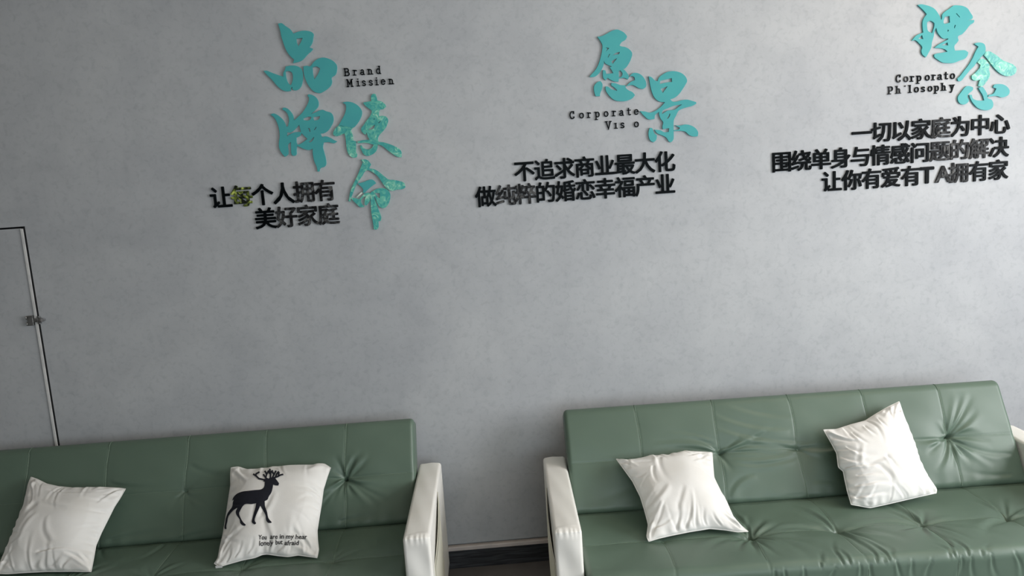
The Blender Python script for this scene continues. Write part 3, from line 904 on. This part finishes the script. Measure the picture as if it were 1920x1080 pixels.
CB = (500, 165, 6.545)
brush_char(CB, [
    ([[(45, 325), (85, 312), (130, 330), (180, 370), (215, 415), (240, 475), (262, 470), (275, 400), (265, 340), (240, 295), (190, 262), (205, 242),
       (240, 245), (285, 280), (320, 330), (335, 400), (395, 345), (440, 300), (480, 240), (510, 180), (520, 120), (500, 95), (515, 75), (560, 85),
       (610, 120), (635, 170), (632, 225), (600, 265), (545, 318), (600, 300), (650, 275), (690, 268), (730, 285), (790, 305), (815, 345), (818, 410),
       (790, 470), (745, 530), (700, 555), (660, 560), (680, 605), (720, 592), (780, 610), (830, 640), (865, 655), (825, 678), (770, 665), (700, 668),
       (690, 720), (705, 790), (725, 870), (728, 940), (710, 965), (660, 985), (645, 1025), (625, 1025), (615, 970), (585, 900), (568, 820), (565, 745),
       (520, 762), (450, 745), (385, 715), (372, 712), (365, 760), (362, 820), (340, 832), (310, 820), (300, 760), (298, 662), (262, 695), (265, 760),
       (262, 815), (225, 843), (190, 805), (155, 740), (150, 670), (160, 600), (155, 520), (130, 430), (90, 360)],
      [(250, 540), (285, 548), (400, 452), (420, 538), (340, 545), (275, 575), (248, 595)],
      [(430, 555), (500, 625), (440, 670), (385, 695), (374, 690), (364, 610), (410, 585)],
      [(570, 358), (655, 345), (640, 385), (580, 400)],
      [(450, 372), (535, 352), (550, 365), (520, 395), (450, 395)],
      [(508, 490), (525, 495), (538, 540), (528, 540)],
      [(580, 515), (605, 475), (612, 478), (590, 515)],
      [(515, 662), (580, 600), (580, 615), (540, 665)]], 'teal')],
    'turquoise brush character 牌, lower left of the left heading, under 品', G1)
CS = (615, 165, 7.713)
brush_char(CS, [
    ([[(210, 215), (260, 198), (320, 200), (390, 225), (450, 270), (488, 330), (490, 380), (465, 450), (420, 520), (365, 572), (270, 560), (150, 545),
       (200, 460), (245, 370), (262, 290), (250, 235)]], 'teal'),
    ([[(152, 547), (270, 562), (362, 574), (330, 605), (355, 680), (365, 760), (405, 770), (405, 850), (405, 930), (422, 960), (415, 1000), (370, 1008),
       (320, 985), (285, 930), (268, 860), (258, 760), (245, 680), (235, 655), (180, 680), (120, 697), (80, 680), (75, 650), (95, 600)]], 'teal_film'),
    ([[(625, 110), (650, 85), (685, 85), (705, 140), (712, 180), (760, 190), (815, 225), (840, 265), (800, 305), (750, 315), (738, 350), (735, 410),
       (790, 402), (840, 415), (867, 450), (862, 510), (830, 580), (780, 640), (735, 690), (722, 760), (730, 772), (800, 785), (900, 815), (970, 845),
       (1030, 880), (1060, 920), (1062, 1000), (1010, 998), (930, 950), (850, 890), (780, 835), (720, 815), (712, 870), (690, 920), (640, 960),
       (565, 982), (520, 960), (490, 910), (460, 850), (480, 825), (520, 870), (580, 890), (630, 870), (660, 820), (560, 795), (430, 798), (420, 775),
       (500, 755), (575, 750), (600, 745), (575, 700), (558, 640), (545, 675), (510, 655), (480, 610), (485, 575), (520, 530), (560, 470), (600, 420),
       (625, 370), (630, 330), (580, 290), (520, 235), (510, 212), (570, 198), (625, 190)],
      [(575, 605), (625, 565), (680, 530), (665, 580), (620, 600)], [(655, 455), (672, 440), (674, 456)], [(728, 500), (765, 472), (738, 512)]], 'teal_film')],
    'turquoise brush character 使 with torn shiny film, right of 牌', G1)
CM = (640, 290, 7.2)
brush_char(CM, [
    ([[(262, 70), (320, 62), (360, 80), (400, 130), (375, 185), (440, 195), (510, 235), (570, 285), (640, 335), (700, 340), (780, 355), (850, 385),
       (865, 440), (840, 460), (740, 475), (680, 488), (620, 460), (570, 405), (530, 345), (480, 280), (420, 235), (360, 210), (320, 225), (280, 290),
       (230, 360), (190, 430), (160, 510), (130, 590), (120, 635), (95, 625), (110, 560), (120, 500), (160, 400), (210, 300), (255, 190), (290, 100)]], 'teal_film'),
    ([[(218, 390), (300, 370), (360, 345), (410, 335), (440, 350), (470, 385), (420, 420), (360, 470), (310, 520), (290, 510), (295, 470), (260, 425)]], 'teal'),
    ([[(200, 570), (270, 505), (290, 515), (240, 560), (215, 578)]], 'silver_film'),
    ([[(130, 580), (200, 590), (240, 600), (270, 570), (320, 520), (360, 515), (392, 520), (388, 560), (385, 620), (340, 685), (315, 680), (315, 620),
       (330, 560), (290, 580), (265, 620), (280, 670), (315, 705), (260, 710), (200, 660), (150, 610)]], 'teal_film'),
    ([[(397, 510), (430, 490), (470, 465), (540, 450), (600, 460), (640, 490), (662, 550), (645, 640), (600, 710), (555, 722), (515, 700), (480, 640),
       (450, 560), (445, 580), (470, 650), (500, 740), (538, 850), (530, 895), (500, 900), (498, 990), (480, 1010), (440, 1008), (425, 900), (405, 780),
       (398, 680), (395, 600)],
      [(450, 515), (520, 520), (520, 590), (480, 560)]], 'teal_film')],
    'turquoise brush character 命 with crinkled film, lowest of the left heading', G1)

G2 = 'turquoise brush characters of the middle heading'
CY = (1100, 50, 7.45)
brush_char(CY, [
    ([[(150, 140), (190, 138), (260, 110), (320, 75), (380, 48), (430, 40), (480, 58), (530, 90), (565, 135), (545, 180), (490, 215), (460, 260),
       (470, 270), (540, 285), (600, 320), (635, 370), (620, 450), (580, 530), (540, 580), (510, 592), (560, 640), (590, 710), (575, 735), (520, 715),
       (450, 725), (445, 768), (400, 768), (330, 740), (295, 715), (265, 748), (235, 720), (225, 660), (230, 605), (262, 610), (275, 660), (370, 650),
       (345, 600), (320, 570), (350, 555), (300, 535), (250, 500), (243, 472), (235, 540), (190, 630), (130, 690), (75, 705), (40, 700), (60, 675),
       (110, 620), (150, 560), (190, 450), (212, 350), (220, 260), (195, 205)],
      [(265, 288), (315, 300), (265, 352), (290, 310)], [(360, 405), (410, 365), (465, 352), (450, 382), (400, 390)], [(345, 490), (365, 470), (425, 442), (365, 520)],
      [(470, 610), (500, 650), (485, 700), (450, 710), (447, 620)], [(318, 380), (326, 385), (300, 432), (294, 425)]], 'teal'),
    ([[(594, 700), (640, 652), (690, 645), (750, 665), (800, 715), (830, 780), (828, 840), (790, 868), (730, 860), (680, 830), (640, 815), (550, 832),
       (610, 775), (675, 745), (665, 705), (630, 690)]], 'teal'),
    ([[(105, 830), (150, 775), (195, 760), (220, 800), (215, 870), (190, 930), (185, 972), (125, 972), (105, 900)]], 'teal'),
    ([[(265, 835), (300, 838), (340, 870), (420, 895), (425, 885), (375, 840), (345, 820), (345, 785), (400, 790), (470, 815), (540, 820), (545, 850),
       (580, 885), (640, 915), (675, 955), (640, 1000), (560, 1035), (480, 1042), (400, 1030), (340, 990), (290, 930), (265, 880)]], 'teal')],
    'turquoise brush character 愿, upper left of the middle heading above Corporate', G2)
CJ = (1190, 125, 7.2)
brush_char(CJ, [
    ([[(190, 130), (225, 140), (280, 190), (310, 195), (330, 145), (380, 105), (440, 72), (510, 60), (580, 68), (640, 92), (690, 140), (708, 195),
       (690, 235), (650, 300), (600, 370), (540, 420), (480, 440), (510, 470), (570, 470), (640, 452), (710, 445), (770, 460), (830, 478), (832, 500),
       (790, 525), (700, 550), (640, 570), (590, 600), (560, 660), (530, 720), (525, 800), (527, 900), (520, 990), (490, 1020), (465, 1012), (430, 960),
       (380, 930), (300, 895), (270, 850), (350, 860), (400, 885), (460, 880), (465, 830), (380, 845), (375, 810), (385, 750), (350, 700), (330, 640),
       (330, 610), (275, 655), (270, 705), (190, 712), (130, 665), (70, 600), (140, 605), (210, 620), (290, 590), (350, 545), (410, 480), (330, 468),
       (270, 420), (240, 360), (215, 270), (200, 190)],
      [(345, 190), (500, 155), (505, 205), (420, 215), (340, 235)], [(350, 300), (445, 265), (380, 355)],
      [(375, 600), (450, 560), (540, 525), (640, 510), (590, 545), (540, 580), (450, 592), (370, 640)], [(435, 705), (475, 630), (480, 640), (450, 700)]], 'teal'),
    ([[(205, 825), (235, 830), (265, 900), (300, 925), (290, 990), (255, 1020), (215, 1000), (190, 940), (190, 870)]], 'teal'),
    ([[(545, 790), (610, 795), (680, 780), (750, 790), (820, 830), (858, 890), (850, 940), (790, 942), (730, 918), (690, 880), (640, 868), (530, 870),
       (530, 858), (600, 845), (610, 825)]], 'teal')],
    'turquoise brush character 景, lower right of the middle heading', G2)
G3 = 'turquoise brush characters of the right heading'
CL = (1700, 0, 9.0)
brush_char(CL, [
    ([[(185, 85), (240, 72), (320, 85), (400, 110), (470, 150), (520, 210), (560, 280), (585, 340), (597, 300), (600, 250), (650, 195), (730, 140),
       (790, 95), (870, 90), (960, 105), (1030, 145), (1080, 220), (1115, 280), (1110, 310), (1040, 345), (1140, 335), (1135, 375), (1070, 420),
       (1000, 510), (930, 580), (870, 610), (865, 640), (875, 680), (850, 720), (805, 775), (815, 855), (900, 850), (990, 850), (1040, 885), (1025, 940),
       (980, 990), (900, 1020), (800, 1060), (700, 1065), (610, 1055), (530, 1010), (470, 960), (465, 920), (500, 905), (600, 890), (690, 870), (640, 830),
       (470, 805), (540, 750), (620, 705), (700, 665), (700, 650), (620, 650), (560, 600), (520, 540), (500, 470), (480, 500), (455, 620), (425, 720),
       (415, 800), (370, 890), (335, 950), (320, 965), (265, 915), (250, 850), (265, 800), (210, 730), (150, 680), (90, 685), (150, 610), (220, 570),
       (280, 550), (270, 460), (270, 370), (290, 310), (340, 240), (290, 180)],
      [(345, 375), (400, 350), (470, 390), (465, 450), (430, 560), (360, 520), (345, 450)], [(195, 655), (260, 590), (280, 660)],
      [(645, 280), (725, 270), (730, 380), (640, 405), (622, 380)], [(830, 230), (845, 225), (900, 290), (890, 295)],
      [(800, 470), (815, 420), (828, 425), (808, 480)], [(690, 500), (715, 510), (690, 545)], [(585, 765), (690, 715), (700, 765)]], 'teal')],
    'turquoise brush character 理, upper left of the right heading', G3)
CN = (1785, 70, 7.446)
brush_char(CN, [
    ([[(310, 90), (350, 75), (410, 75), (450, 95), (468, 140), (462, 210), (445, 235), (420, 260), (385, 300), (348, 343), (310, 400), (250, 460),
       (180, 545), (120, 610), (85, 610), (75, 575), (110, 545), (160, 480), (230, 390), (290, 290), (330, 200), (370, 130)]], 'teal'),
    ([[(470, 200), (520, 195), (580, 225), (640, 265), (700, 315), (780, 350), (860, 385), (900, 440), (885, 500), (830, 535), (760, 540), (690, 515),
       (620, 460), (560, 390), (500, 310), (448, 250)]], 'teal_film'),
    ([[(352, 345), (400, 300), (460, 310), (500, 350), (525, 400), (515, 450), (530, 500), (520, 560), (480, 620), (420, 685), (365, 680), (385, 610),
       (400, 590), (330, 605), (280, 580), (275, 535), (310, 510), (350, 470), (385, 430), (400, 385), (370, 360)]], 'teal_film'),
    ([[(370, 705), (420, 690), (450, 720), (490, 790), (500, 850), (550, 870), (575, 920), (565, 980), (520, 1012), (440, 1015), (360, 985), (300, 925),
       (260, 860), (240, 805), (275, 800), (290, 850), (330, 875), (400, 885), (450, 880), (430, 810), (395, 750)]], 'teal'),
    ([[(200, 685), (240, 680), (295, 700), (290, 735), (230, 790), (215, 830), (236, 880), (215, 915), (165, 938), (115, 925), (85, 880), (85, 830),
       (130, 765)]], 'teal'),
    ([[(590, 665), (650, 652), (720, 660), (780, 700), (805, 750), (790, 800), (740, 830), (690, 838), (630, 820), (505, 830), (512, 810), (580, 785),
       (620, 715), (575, 700)]], 'teal')],
    'turquoise brush character 念, lower right of the right heading', G3)


# ------------------------------------------------------------------ black slogan characters
def glyph(ch, size, off, depth):
    cu = bpy.data.curves.new('glyph', 'FONT')
    cu.body = ch
    cu.size = size
    cu.offset = off
    cu.extrude = depth / 2
    cu.resolution_u = 3
    ob = bpy.data.objects.new('glyph', cu)
    me = bpy.data.meshes.new_from_object(ob)
    V = np.array([v.co[:] for v in me.vertices]).reshape(-1, 3)
    F = [tuple(p.vertices) for p in me.polygons]
    bpy.data.objects.remove(ob); bpy.data.curves.remove(cu); bpy.data.meshes.remove(me)
    if len(V): V[:, 2] += depth / 2
    return V, F


EM = .0735
_ref = glyph('国', 1.0, 0, .1)[0]                      # full-height reference glyph: gives the em box on the baseline
REF_C = ((_ref[:, 0].min() + _ref[:, 0].max()) / 2, (_ref[:, 1].min() + _ref[:, 1].max()) / 2)
REF_W = _ref[:, 0].max() - _ref[:, 0].min()


def slogan(text, xs, p0, p1, worn, label, scale=1.0):
    """characters centred at photograph columns xs on the straight line p0-p1"""
    pts = []
    for x in xs:
        t = (x - p0[0]) / (p1[0] - p0[0])
        pts.append(on_wall(x, p0[1] + t * (p1[1] - p0[1]), -.010))
    z = np.mean([p[2] for p in pts])
    ori = (float(np.mean([p[0] for p in pts])), 0, float(z) - .035)
    root = empty('slogan_line', ori, label, 'sign', 'black raised slogan lines on the wall')
    k = .0735 * scale / max(REF_W, 1e-3) * .93
    for ch, p in zip(text, pts):
        V1, F1 = glyph(ch, k, 0, .006)
        if not len(V1): continue
        # bold weight: the outline repeated around itself
        V, F = [V1], list(F1)
        for q in range(8):
            d = np.array([math.cos(q * math.pi / 4), math.sin(q * math.pi / 4), 0]) * .0235 * k
            if ch in 'TA': d *= 1.3
            V2 = V1 + d
            V2[:, 2] *= 1 - .018 * (q + 1)
            F += [tuple(i + len(V1) * (q + 1) for i in f) for f in F1]
            V.append(V2)
        V = np.vstack(V)
        cx = REF_C[0] * k
        if ch in 'TA':
            cx = (V[:, 0].min() + V[:, 0].max()) / 2
            s_ = .066 / (V[:, 1].max() - V[:, 1].min()); V[:, 0] = (V[:, 0] - cx) * s_; V[:, 1] = (V[:, 1] - (V[:, 1].min() + V[:, 1].max()) / 2) * s_
        else:
            V[:, 0] -= cx; V[:, 1] -= REF_C[1] * k
        V[:, 0] += p[0]; V[:, 1] += z
        mesh_np('character', place_wall(V), F, MT[worn.get(ch, 'black')], False, root, ori)
    return root


def lsp(a, b, n): return list(np.linspace(a, b, n))


slogan('让每个人拥有', lsp(413, 609, 6), (413, 370), (609, 359), {'每': 'worn_green', '拥': 'worn', '有': 'worn'},
       'black raised characters 让每个人拥有, upper slogan line beside 命', 1.02)
slogan('美好家庭', lsp(497, 615.5, 4), (497, 410), (615.5, 402.5), {'家': 'worn', '庭': 'worn', '好': 'worn'},
       'black raised characters 美好家庭, lower slogan line left of 命', 1.02)
slogan('不追求商业最大化', lsp(983.5, 1247.7, 8), (983.5, 322), (1247.7, 303), {},
       'black raised characters 不追求商业最大化, upper slogan line under the middle heading')
slogan('做纯粹的婚恋幸福产业', lsp(911, 1248, 10), (911, 369.6), (1248, 346), {'纯': 'worn', '粹': 'worn'},
       'black raised characters 做纯粹的婚恋幸福产业, lower slogan line under the middle heading')
slogan('一切以家庭为中心', lsp(1617.5, 1877, 8), (1617.5, 250), (1877, 233), {'庭': 'worn'},
       'black raised characters 一切以家庭为中心, top slogan line under the right heading')
slogan('围绕单身与情感问题的解决', lsp(1467, 1875, 12), (1467, 303), (1875, 277.5), {'题': 'worn', '的': 'worn', '解': 'worn'},
       'black raised characters 围绕单身与情感问题的解决, long slogan line at the right')
slogan('让你有爱有TA拥有家', [1561, 1599, 1636, 1672.5, 1710, 1740, 1770, 1800, 1837.5, 1874], (1561, 340), (1874, 320), {'A': 'worn', '拥': 'worn'},
       'black raised characters 让你有爱有TA拥有家, bottom slogan line at the right')


# ------------------------------------------------------------------ typewriter letters drawn as strokes (x-height 1, capitals 1.38)
def arc(cx, cy, rx, ry, a0, a1, n=14):
    return [(cx + rx * math.cos(math.radians(a0 + (a1 - a0) * i / n)), cy + ry * math.sin(math.radians(a0 + (a1 - a0) * i / n))) for i in range(n + 1)]


def ser(x, y, w=.2): return [(x - w, y), (x + w, y)]


TYPE = {
    'o': [arc(0, .5, .36, .45, 0, 360, 22)],
    'e': [[(-.36, .52), (.34, .52)], arc(0, .5, .36, .45, 0, 320, 20)],
    'a': [[(-.26, .80)] + arc(-.02, .70, .24, .25, 130, 0, 8) + [(.22, .12), (.36, .05)], arc(-.08, .28, .28, .24, 60, 330, 14)],
    's': [[(.26, .74)] + arc(0, .73, .25, .22, 20, 250, 10) + arc(0, .26, .28, .22, 80, -160, 12)],
    'n': [[(-.26, .95), (-.26, .05)], arc(0, .62, .26, .30, 180, 0, 10) + [(.26, .05)], ser(-.3, .95, .14), ser(-.26, .05), ser(.26, .05)],
    'r': [[(-.12, .95), (-.12, .05)], arc(.14, .58, .26, .34, 180, 50, 8), ser(-.2, .95, .14), ser(-.12, .05, .24)],
    'd': [[(.26, 1.4), (.26, .05), (.40, .05)], arc(-.04, .5, .30, .45, 20, 340, 18), ser(.20, 1.4, .13)],
    'i': [[(0, .95), (0, .05)], ser(-.07, .95, .14), ser(0, .05, .24), [(-.02, 1.28), (.02, 1.36)]],
    'j': [[(-.02, 1.28), (.02, 1.36)]],
    'ı': [[(0, .95), (0, .05)], ser(-.07, .95, .14), ser(0, .05, .24)],
    'l': [[(0, 1.4), (0, .05)], ser(-.08, 1.4, .15), ser(0, .05, .26)],
    't': [[(-.05, 1.3), (-.05, .25)] + arc(.14, .25, .19, .20, 180, 320, 8), [(-.28, .92), (.28, .92)]],
    'h': [[(-.26, 1.4), (-.26, .05)], arc(0, .62, .26, .30, 180, 0, 10) + [(.26, .05)], ser(-.32, 1.4, .12), ser(-.26, .05), ser(.26, .05)],
    'p': [[(-.26, .95), (-.26, -.42)], arc(.03, .5, .32, .45, -150, 150, 18), ser(-.33, .95, .12), ser(-.22, -.42, .22)],
    'y': [[(-.28, .95), (.02, .10)], [(.30, .95), (-.08, -.25), (-.22, -.42), (-.36, -.34)], ser(-.30, .95, .16), ser(.30, .95, .15)],
    'B': [[(-.32, 1.36), (-.32, .04)], [(-.46, 1.36), (.06, 1.36)] + arc(.06, 1.04, .28, .32, 90, -90, 10) + [(-.3, .72)],
          [(.06, .72)] + arc(.08, .38, .34, .34, 90, -90, 10) + [(-.46, .04)]],
    'C': [arc(.04, .70, .42, .66, 48, 312, 20), [(.34, 1.36), (.34, .98)], [(.34, .36), (.36, .22)]],
    'M': [[(-.38, 1.36), (-.38, .04)], [(-.38, 1.36), (0, .45), (.38, 1.36)], [(.38, 1.36), (.38, .04)], ser(-.42, .04, .15), ser(.42, .04, .15), ser(-.46, 1.36, .1), ser(.46, 1.36, .1)],
    'P': [[(-.28, 1.36), (-.28, .04)], [(-.42, 1.36), (.08, 1.36)] + arc(.08, .98, .30, .38, 90, -90, 12) + [(-.28, .60)], ser(-.24, .04, .24)],
    'V': [[(-.38, 1.36), (0, .02), (.38, 1.36)], ser(-.38, 1.36, .15), ser(.38, 1.36, .15)],
}


def stroke_loops(pts, w):
    pts = [np.array(p, float) for p in pts]
    closed = np.linalg.norm(pts[0] - pts[-1]) < 1e-6
    if closed: pts = pts[:-1]
    n = len(pts)
    L, R_ = [], []
    for i, p in enumerate(pts):
        a = pts[i - 1] if (i > 0 or closed) else None
        c = pts[(i + 1) % n] if (i < n - 1 or closed) else None
        d1 = (p - a) / np.linalg.norm(p - a) if a is not None else None
        d2 = (c - p) / np.linalg.norm(c - p) if c is not None else None
        if d1 is None: d1 = d2
        if d2 is None: d2 = d1
        n1 = np.array([-d1[1], d1[0]]); n2 = np.array([-d2[1], d2[0]])
        m = n1 + n2; m /= np.linalg.norm(m) + 1e-9
        k = min(1 / max(np.dot(m, n1), .3), 2.2)
        e = np.zeros(2)
        if not closed:
            if i == 0: e = -d2 * w * .45
            if i == n - 1: e = d1 * w * .45
        L.append(p + e + m * w / 2 * k); R_.append(p + e - m * w / 2 * k)
    return (L, R_, closed)


def type_mesh(ch, k, wt, depth):
    V, F = [], []
    for st_i, st in enumerate(TYPE[ch]):
        L, R_, closed = stroke_loops(st, wt)
        n = len(L); b0 = len(V)
        dz = depth - st_i * .0002
        for i in range(n):
            V += [(L[i][0] * k, L[i][1] * k, 0), (R_[i][0] * k, R_[i][1] * k, 0), (L[i][0] * k, L[i][1] * k, dz), (R_[i][0] * k, R_[i][1] * k, dz)]
        for i in range(n if closed else n - 1):
            a, c = b0 + 4 * i, b0 + 4 * ((i + 1) % n)
            F += [(a + 2, a + 3, c + 3, c + 2), (a, c, c + 1, a + 1), (a, a + 2, c + 2, c), (a + 1, c + 1, c + 3, a + 3)]
        if not closed:
            a = b0; F.append((a, a + 1, a + 3, a + 2)); a = b0 + 4 * (n - 1); F.append((a, a + 2, a + 3, a + 1))
    return np.array(V), F


def caption(crop, letters, label, k=.0200, faint=()):
    """letters: (char, x, y_of_baseline) in crop pixels"""
    ps = [(ch, on_wall(*px(crop, [(x, y)])[0], -.006)) for ch, x, y in letters]
    z = float(np.mean([p[1][2] for p in ps]))
    ori = (float(np.mean([p[1][0] for p in ps])), 0, z)
    root = empty('caption_line', ori, label, 'sign', 'black typewriter captions beside the brush headings')
    for i, (ch, p) in enumerate(ps):
        V, F = type_mesh(ch, k, .165 if ch not in 'BCMPV' else .18, .0045)
        V[:, 0] += p[0]; V[:, 1] += z
        mesh_np('letter', place_wall(V), F, MT['worn' if i in faint else 'black'], False, root, ori)


def row(word, xs, y0, y1): return [(c, x, y0 + (y1 - y0) * (x - xs[0]) / (xs[-1] - xs[0])) for c, x in zip(word, xs)]


caption(CA, row('Brand', [1085, 1182, 1270, 1362, 1460], 712, 688), 'black typewriter caption reading Brand, right of the character 品', .0195)
caption(CA, row('Missien', [1120, 1220, 1288, 1370, 1442, 1517, 1612], 843, 810), 'black typewriter caption reading Missien, under Brand', .0195)
CV = (1050, 40, 4.5)
caption(CV, row('Corporate', [105, 185, 248, 318, 392, 460, 522, 585, 647], 824, 786), 'black typewriter caption reading Corporate, left of the character 景', .0200)
caption(CV, row('Vıso', [412, 475, 530, 648], 907, 894), 'black typewriter caption reading Vıs o with a gap, under Corporate', .0205)
CP = (1640, 0, 4.911)
caption(CP, row('Corporato', [222, 293, 350, 413, 490, 548, 605, 663, 722], 757, 727), 'black typewriter caption reading Corporato, left of the character 念', .0205, (0, 1))
caption(CP, row('Phjlosophy', [150, 222, 285, 330, 390, 450, 515, 575, 640, 717], 862, 832), 'black typewriter caption reading Philosophy with half its first i missing', .0200, (0, 1, 2))


# ------------------------------------------------------------------ print on the deer cushion
def drape(name, flat_pts_faces, m, label=None, lift=.0017):
    V, F = flat_pts_faces
    me = bpy.data.meshes.new(name)
    me.from_pydata(V.tolist(), [], F)
    import bmesh
    bm = bmesh.new(); bm.from_mesh(me)
    bmesh.ops.remove_doubles(bm, verts=bm.verts, dist=1e-4)
    bmesh.ops.triangulate(bm, faces=bm.faces)
    for _ in range(3):
        es = [e for e in bm.edges if e.calc_length() > 7]
        if not es: break
        bmesh.ops.subdivide_edges(bm, edges=es, cuts=1)
        bmesh.ops.triangulate(bm, faces=[f for f in bm.faces if len(f.verts) > 3])
    for v in bm.verts:
        p = deer_surf(v.co.x, -v.co.y) + deer_n * lift - deer_o
        v.co = p
    bmesh.ops.recalc_face_normals(bm, faces=bm.faces)
    bm.to_mesh(me); bm.free()
    for p in me.polygons: p.use_smooth = True
    me.materials.append(m)
    o = bpy.data.objects.new(name, me); COL.objects.link(o); o.parent = deer_root
    if label: o['label'] = label
    return o


def flat_fill(loops):
    V, F = filled([[(x, -y) for x, y in lp] for lp in loops], .0, 50)
    return V, F


deer = [(635, 240), (628, 262), (600, 260), (578, 252), (572, 290), (560, 330), (535, 370), (525, 395), (497, 412), (500, 460), (520, 520), (532, 575),
        (565, 615), (560, 622), (530, 620), (512, 600), (505, 550), (480, 500), (455, 455), (430, 510), (408, 560), (400, 600), (415, 625), (400, 637),
        (388, 630), (372, 612), (375, 590), (390, 530), (405, 480), (415, 432), (370, 440), (310, 440), (290, 455), (262, 500), (250, 530), (265, 575),
        (285, 610), (315, 640), (305, 650), (285, 645), (262, 625), (255, 590), (225, 545), (217, 515), (235, 475), (200, 495), (165, 530), (145, 560),
        (135, 610), (125, 655), (128, 678), (112, 682), (107, 665), (115, 620), (125, 560), (150, 510), (180, 470), (190, 420), (200, 395), (182, 408),
        (195, 375), (230, 340), (280, 320), (340, 312), (400, 305), (470, 295), (490, 275), (498, 225), (483, 222), (485, 212), (520, 205), (545, 187),
        (590, 185), (612, 208)]
dp = drape('deer_print', flat_fill([px(CF, deer)]), MT['print'], 'navy silhouette of a walking deer')
VV, FF = [], []
for st in ([(545, 203), (490, 205), (440, 194), (415, 170), (391, 153)], [(412, 168), (413, 148), (441, 133)], [(530, 203), (508, 188), (487, 158)],
           [(506, 185), (516, 152), (500, 124)], [(515, 152), (533, 121)], [(552, 195), (553, 150), (546, 106)], [(553, 152), (531, 126)], [(553, 142), (569, 120)],
           [(568, 190), (588, 152), (603, 124)], [(586, 158), (575, 136)], [(580, 188), (620, 176), (648, 160), (669, 155)], [(628, 172), (634, 139)], [(600, 182), (612, 150), (628, 130)]):
    q = px(CF, st)
    L, R_, c_ = stroke_loops([(x, -y) for x, y in q], 3.0)
    b0 = len(VV)
    for i in range(len(L)): VV += [(L[i][0], L[i][1], 0), (R_[i][0], R_[i][1], 0)]
    for i in range(len(L) - 1): FF.append((b0 + 2 * i, b0 + 2 * i + 1, b0 + 2 * i + 3, b0 + 2 * i + 2))
an = drape('antler_print', (np.array(VV), FF), MT['print'], lift=.0019)

VV, FF = np.zeros((0, 3)), []
for word, xa, xb, yb in (('You', 434, 514, 780), ('are', 547, 620, 774), ('in', 640, 680, 772), ('my', 700, 776, 773), ('hear', 794, 903, 776),
                         ('lonely', 441, 578, 834), ('but', 598, 668, 826), ('afraid', 686, 824, 834)):
    V, F = glyph(word, 1.0, .020, 0.0)
    V = V.copy()
    x0_, x1_ = V[:, 0].min(), V[:, 0].max()
    hgt = 62.0 if True else 1
    xx = xa + (V[:, 0] - x0_) / (x1_ - x0_) * (xb - xa) + V[:, 1] * 6
    yy = yb - V[:, 1] * hgt
    q = np.array(px(CF, list(zip(xx, yy))))
    V = np.stack([q[:, 0], -q[:, 1], np.zeros(len(q))], 1)
    FF += [tuple(i + len(VV) for i in f) for f in F]
    VV = np.vstack([VV, V])
drape('text_print', (VV, FF), MT['print_text'], 'small dark printed text reading You are in my hear, lonely but afraid')

# little white care tag at the corner of the deer cushion
b = MB()
tq = deer_surf(*px(CF, [(60, 1030)])[0])
b.box(tq[0] - .010, tq[0] + .012, tq[1] - .010, tq[1] - .009, tq[2] - .003, tq[2] + .005)
b.build('care_tag', MT['edge'], deer_root, deer_o)
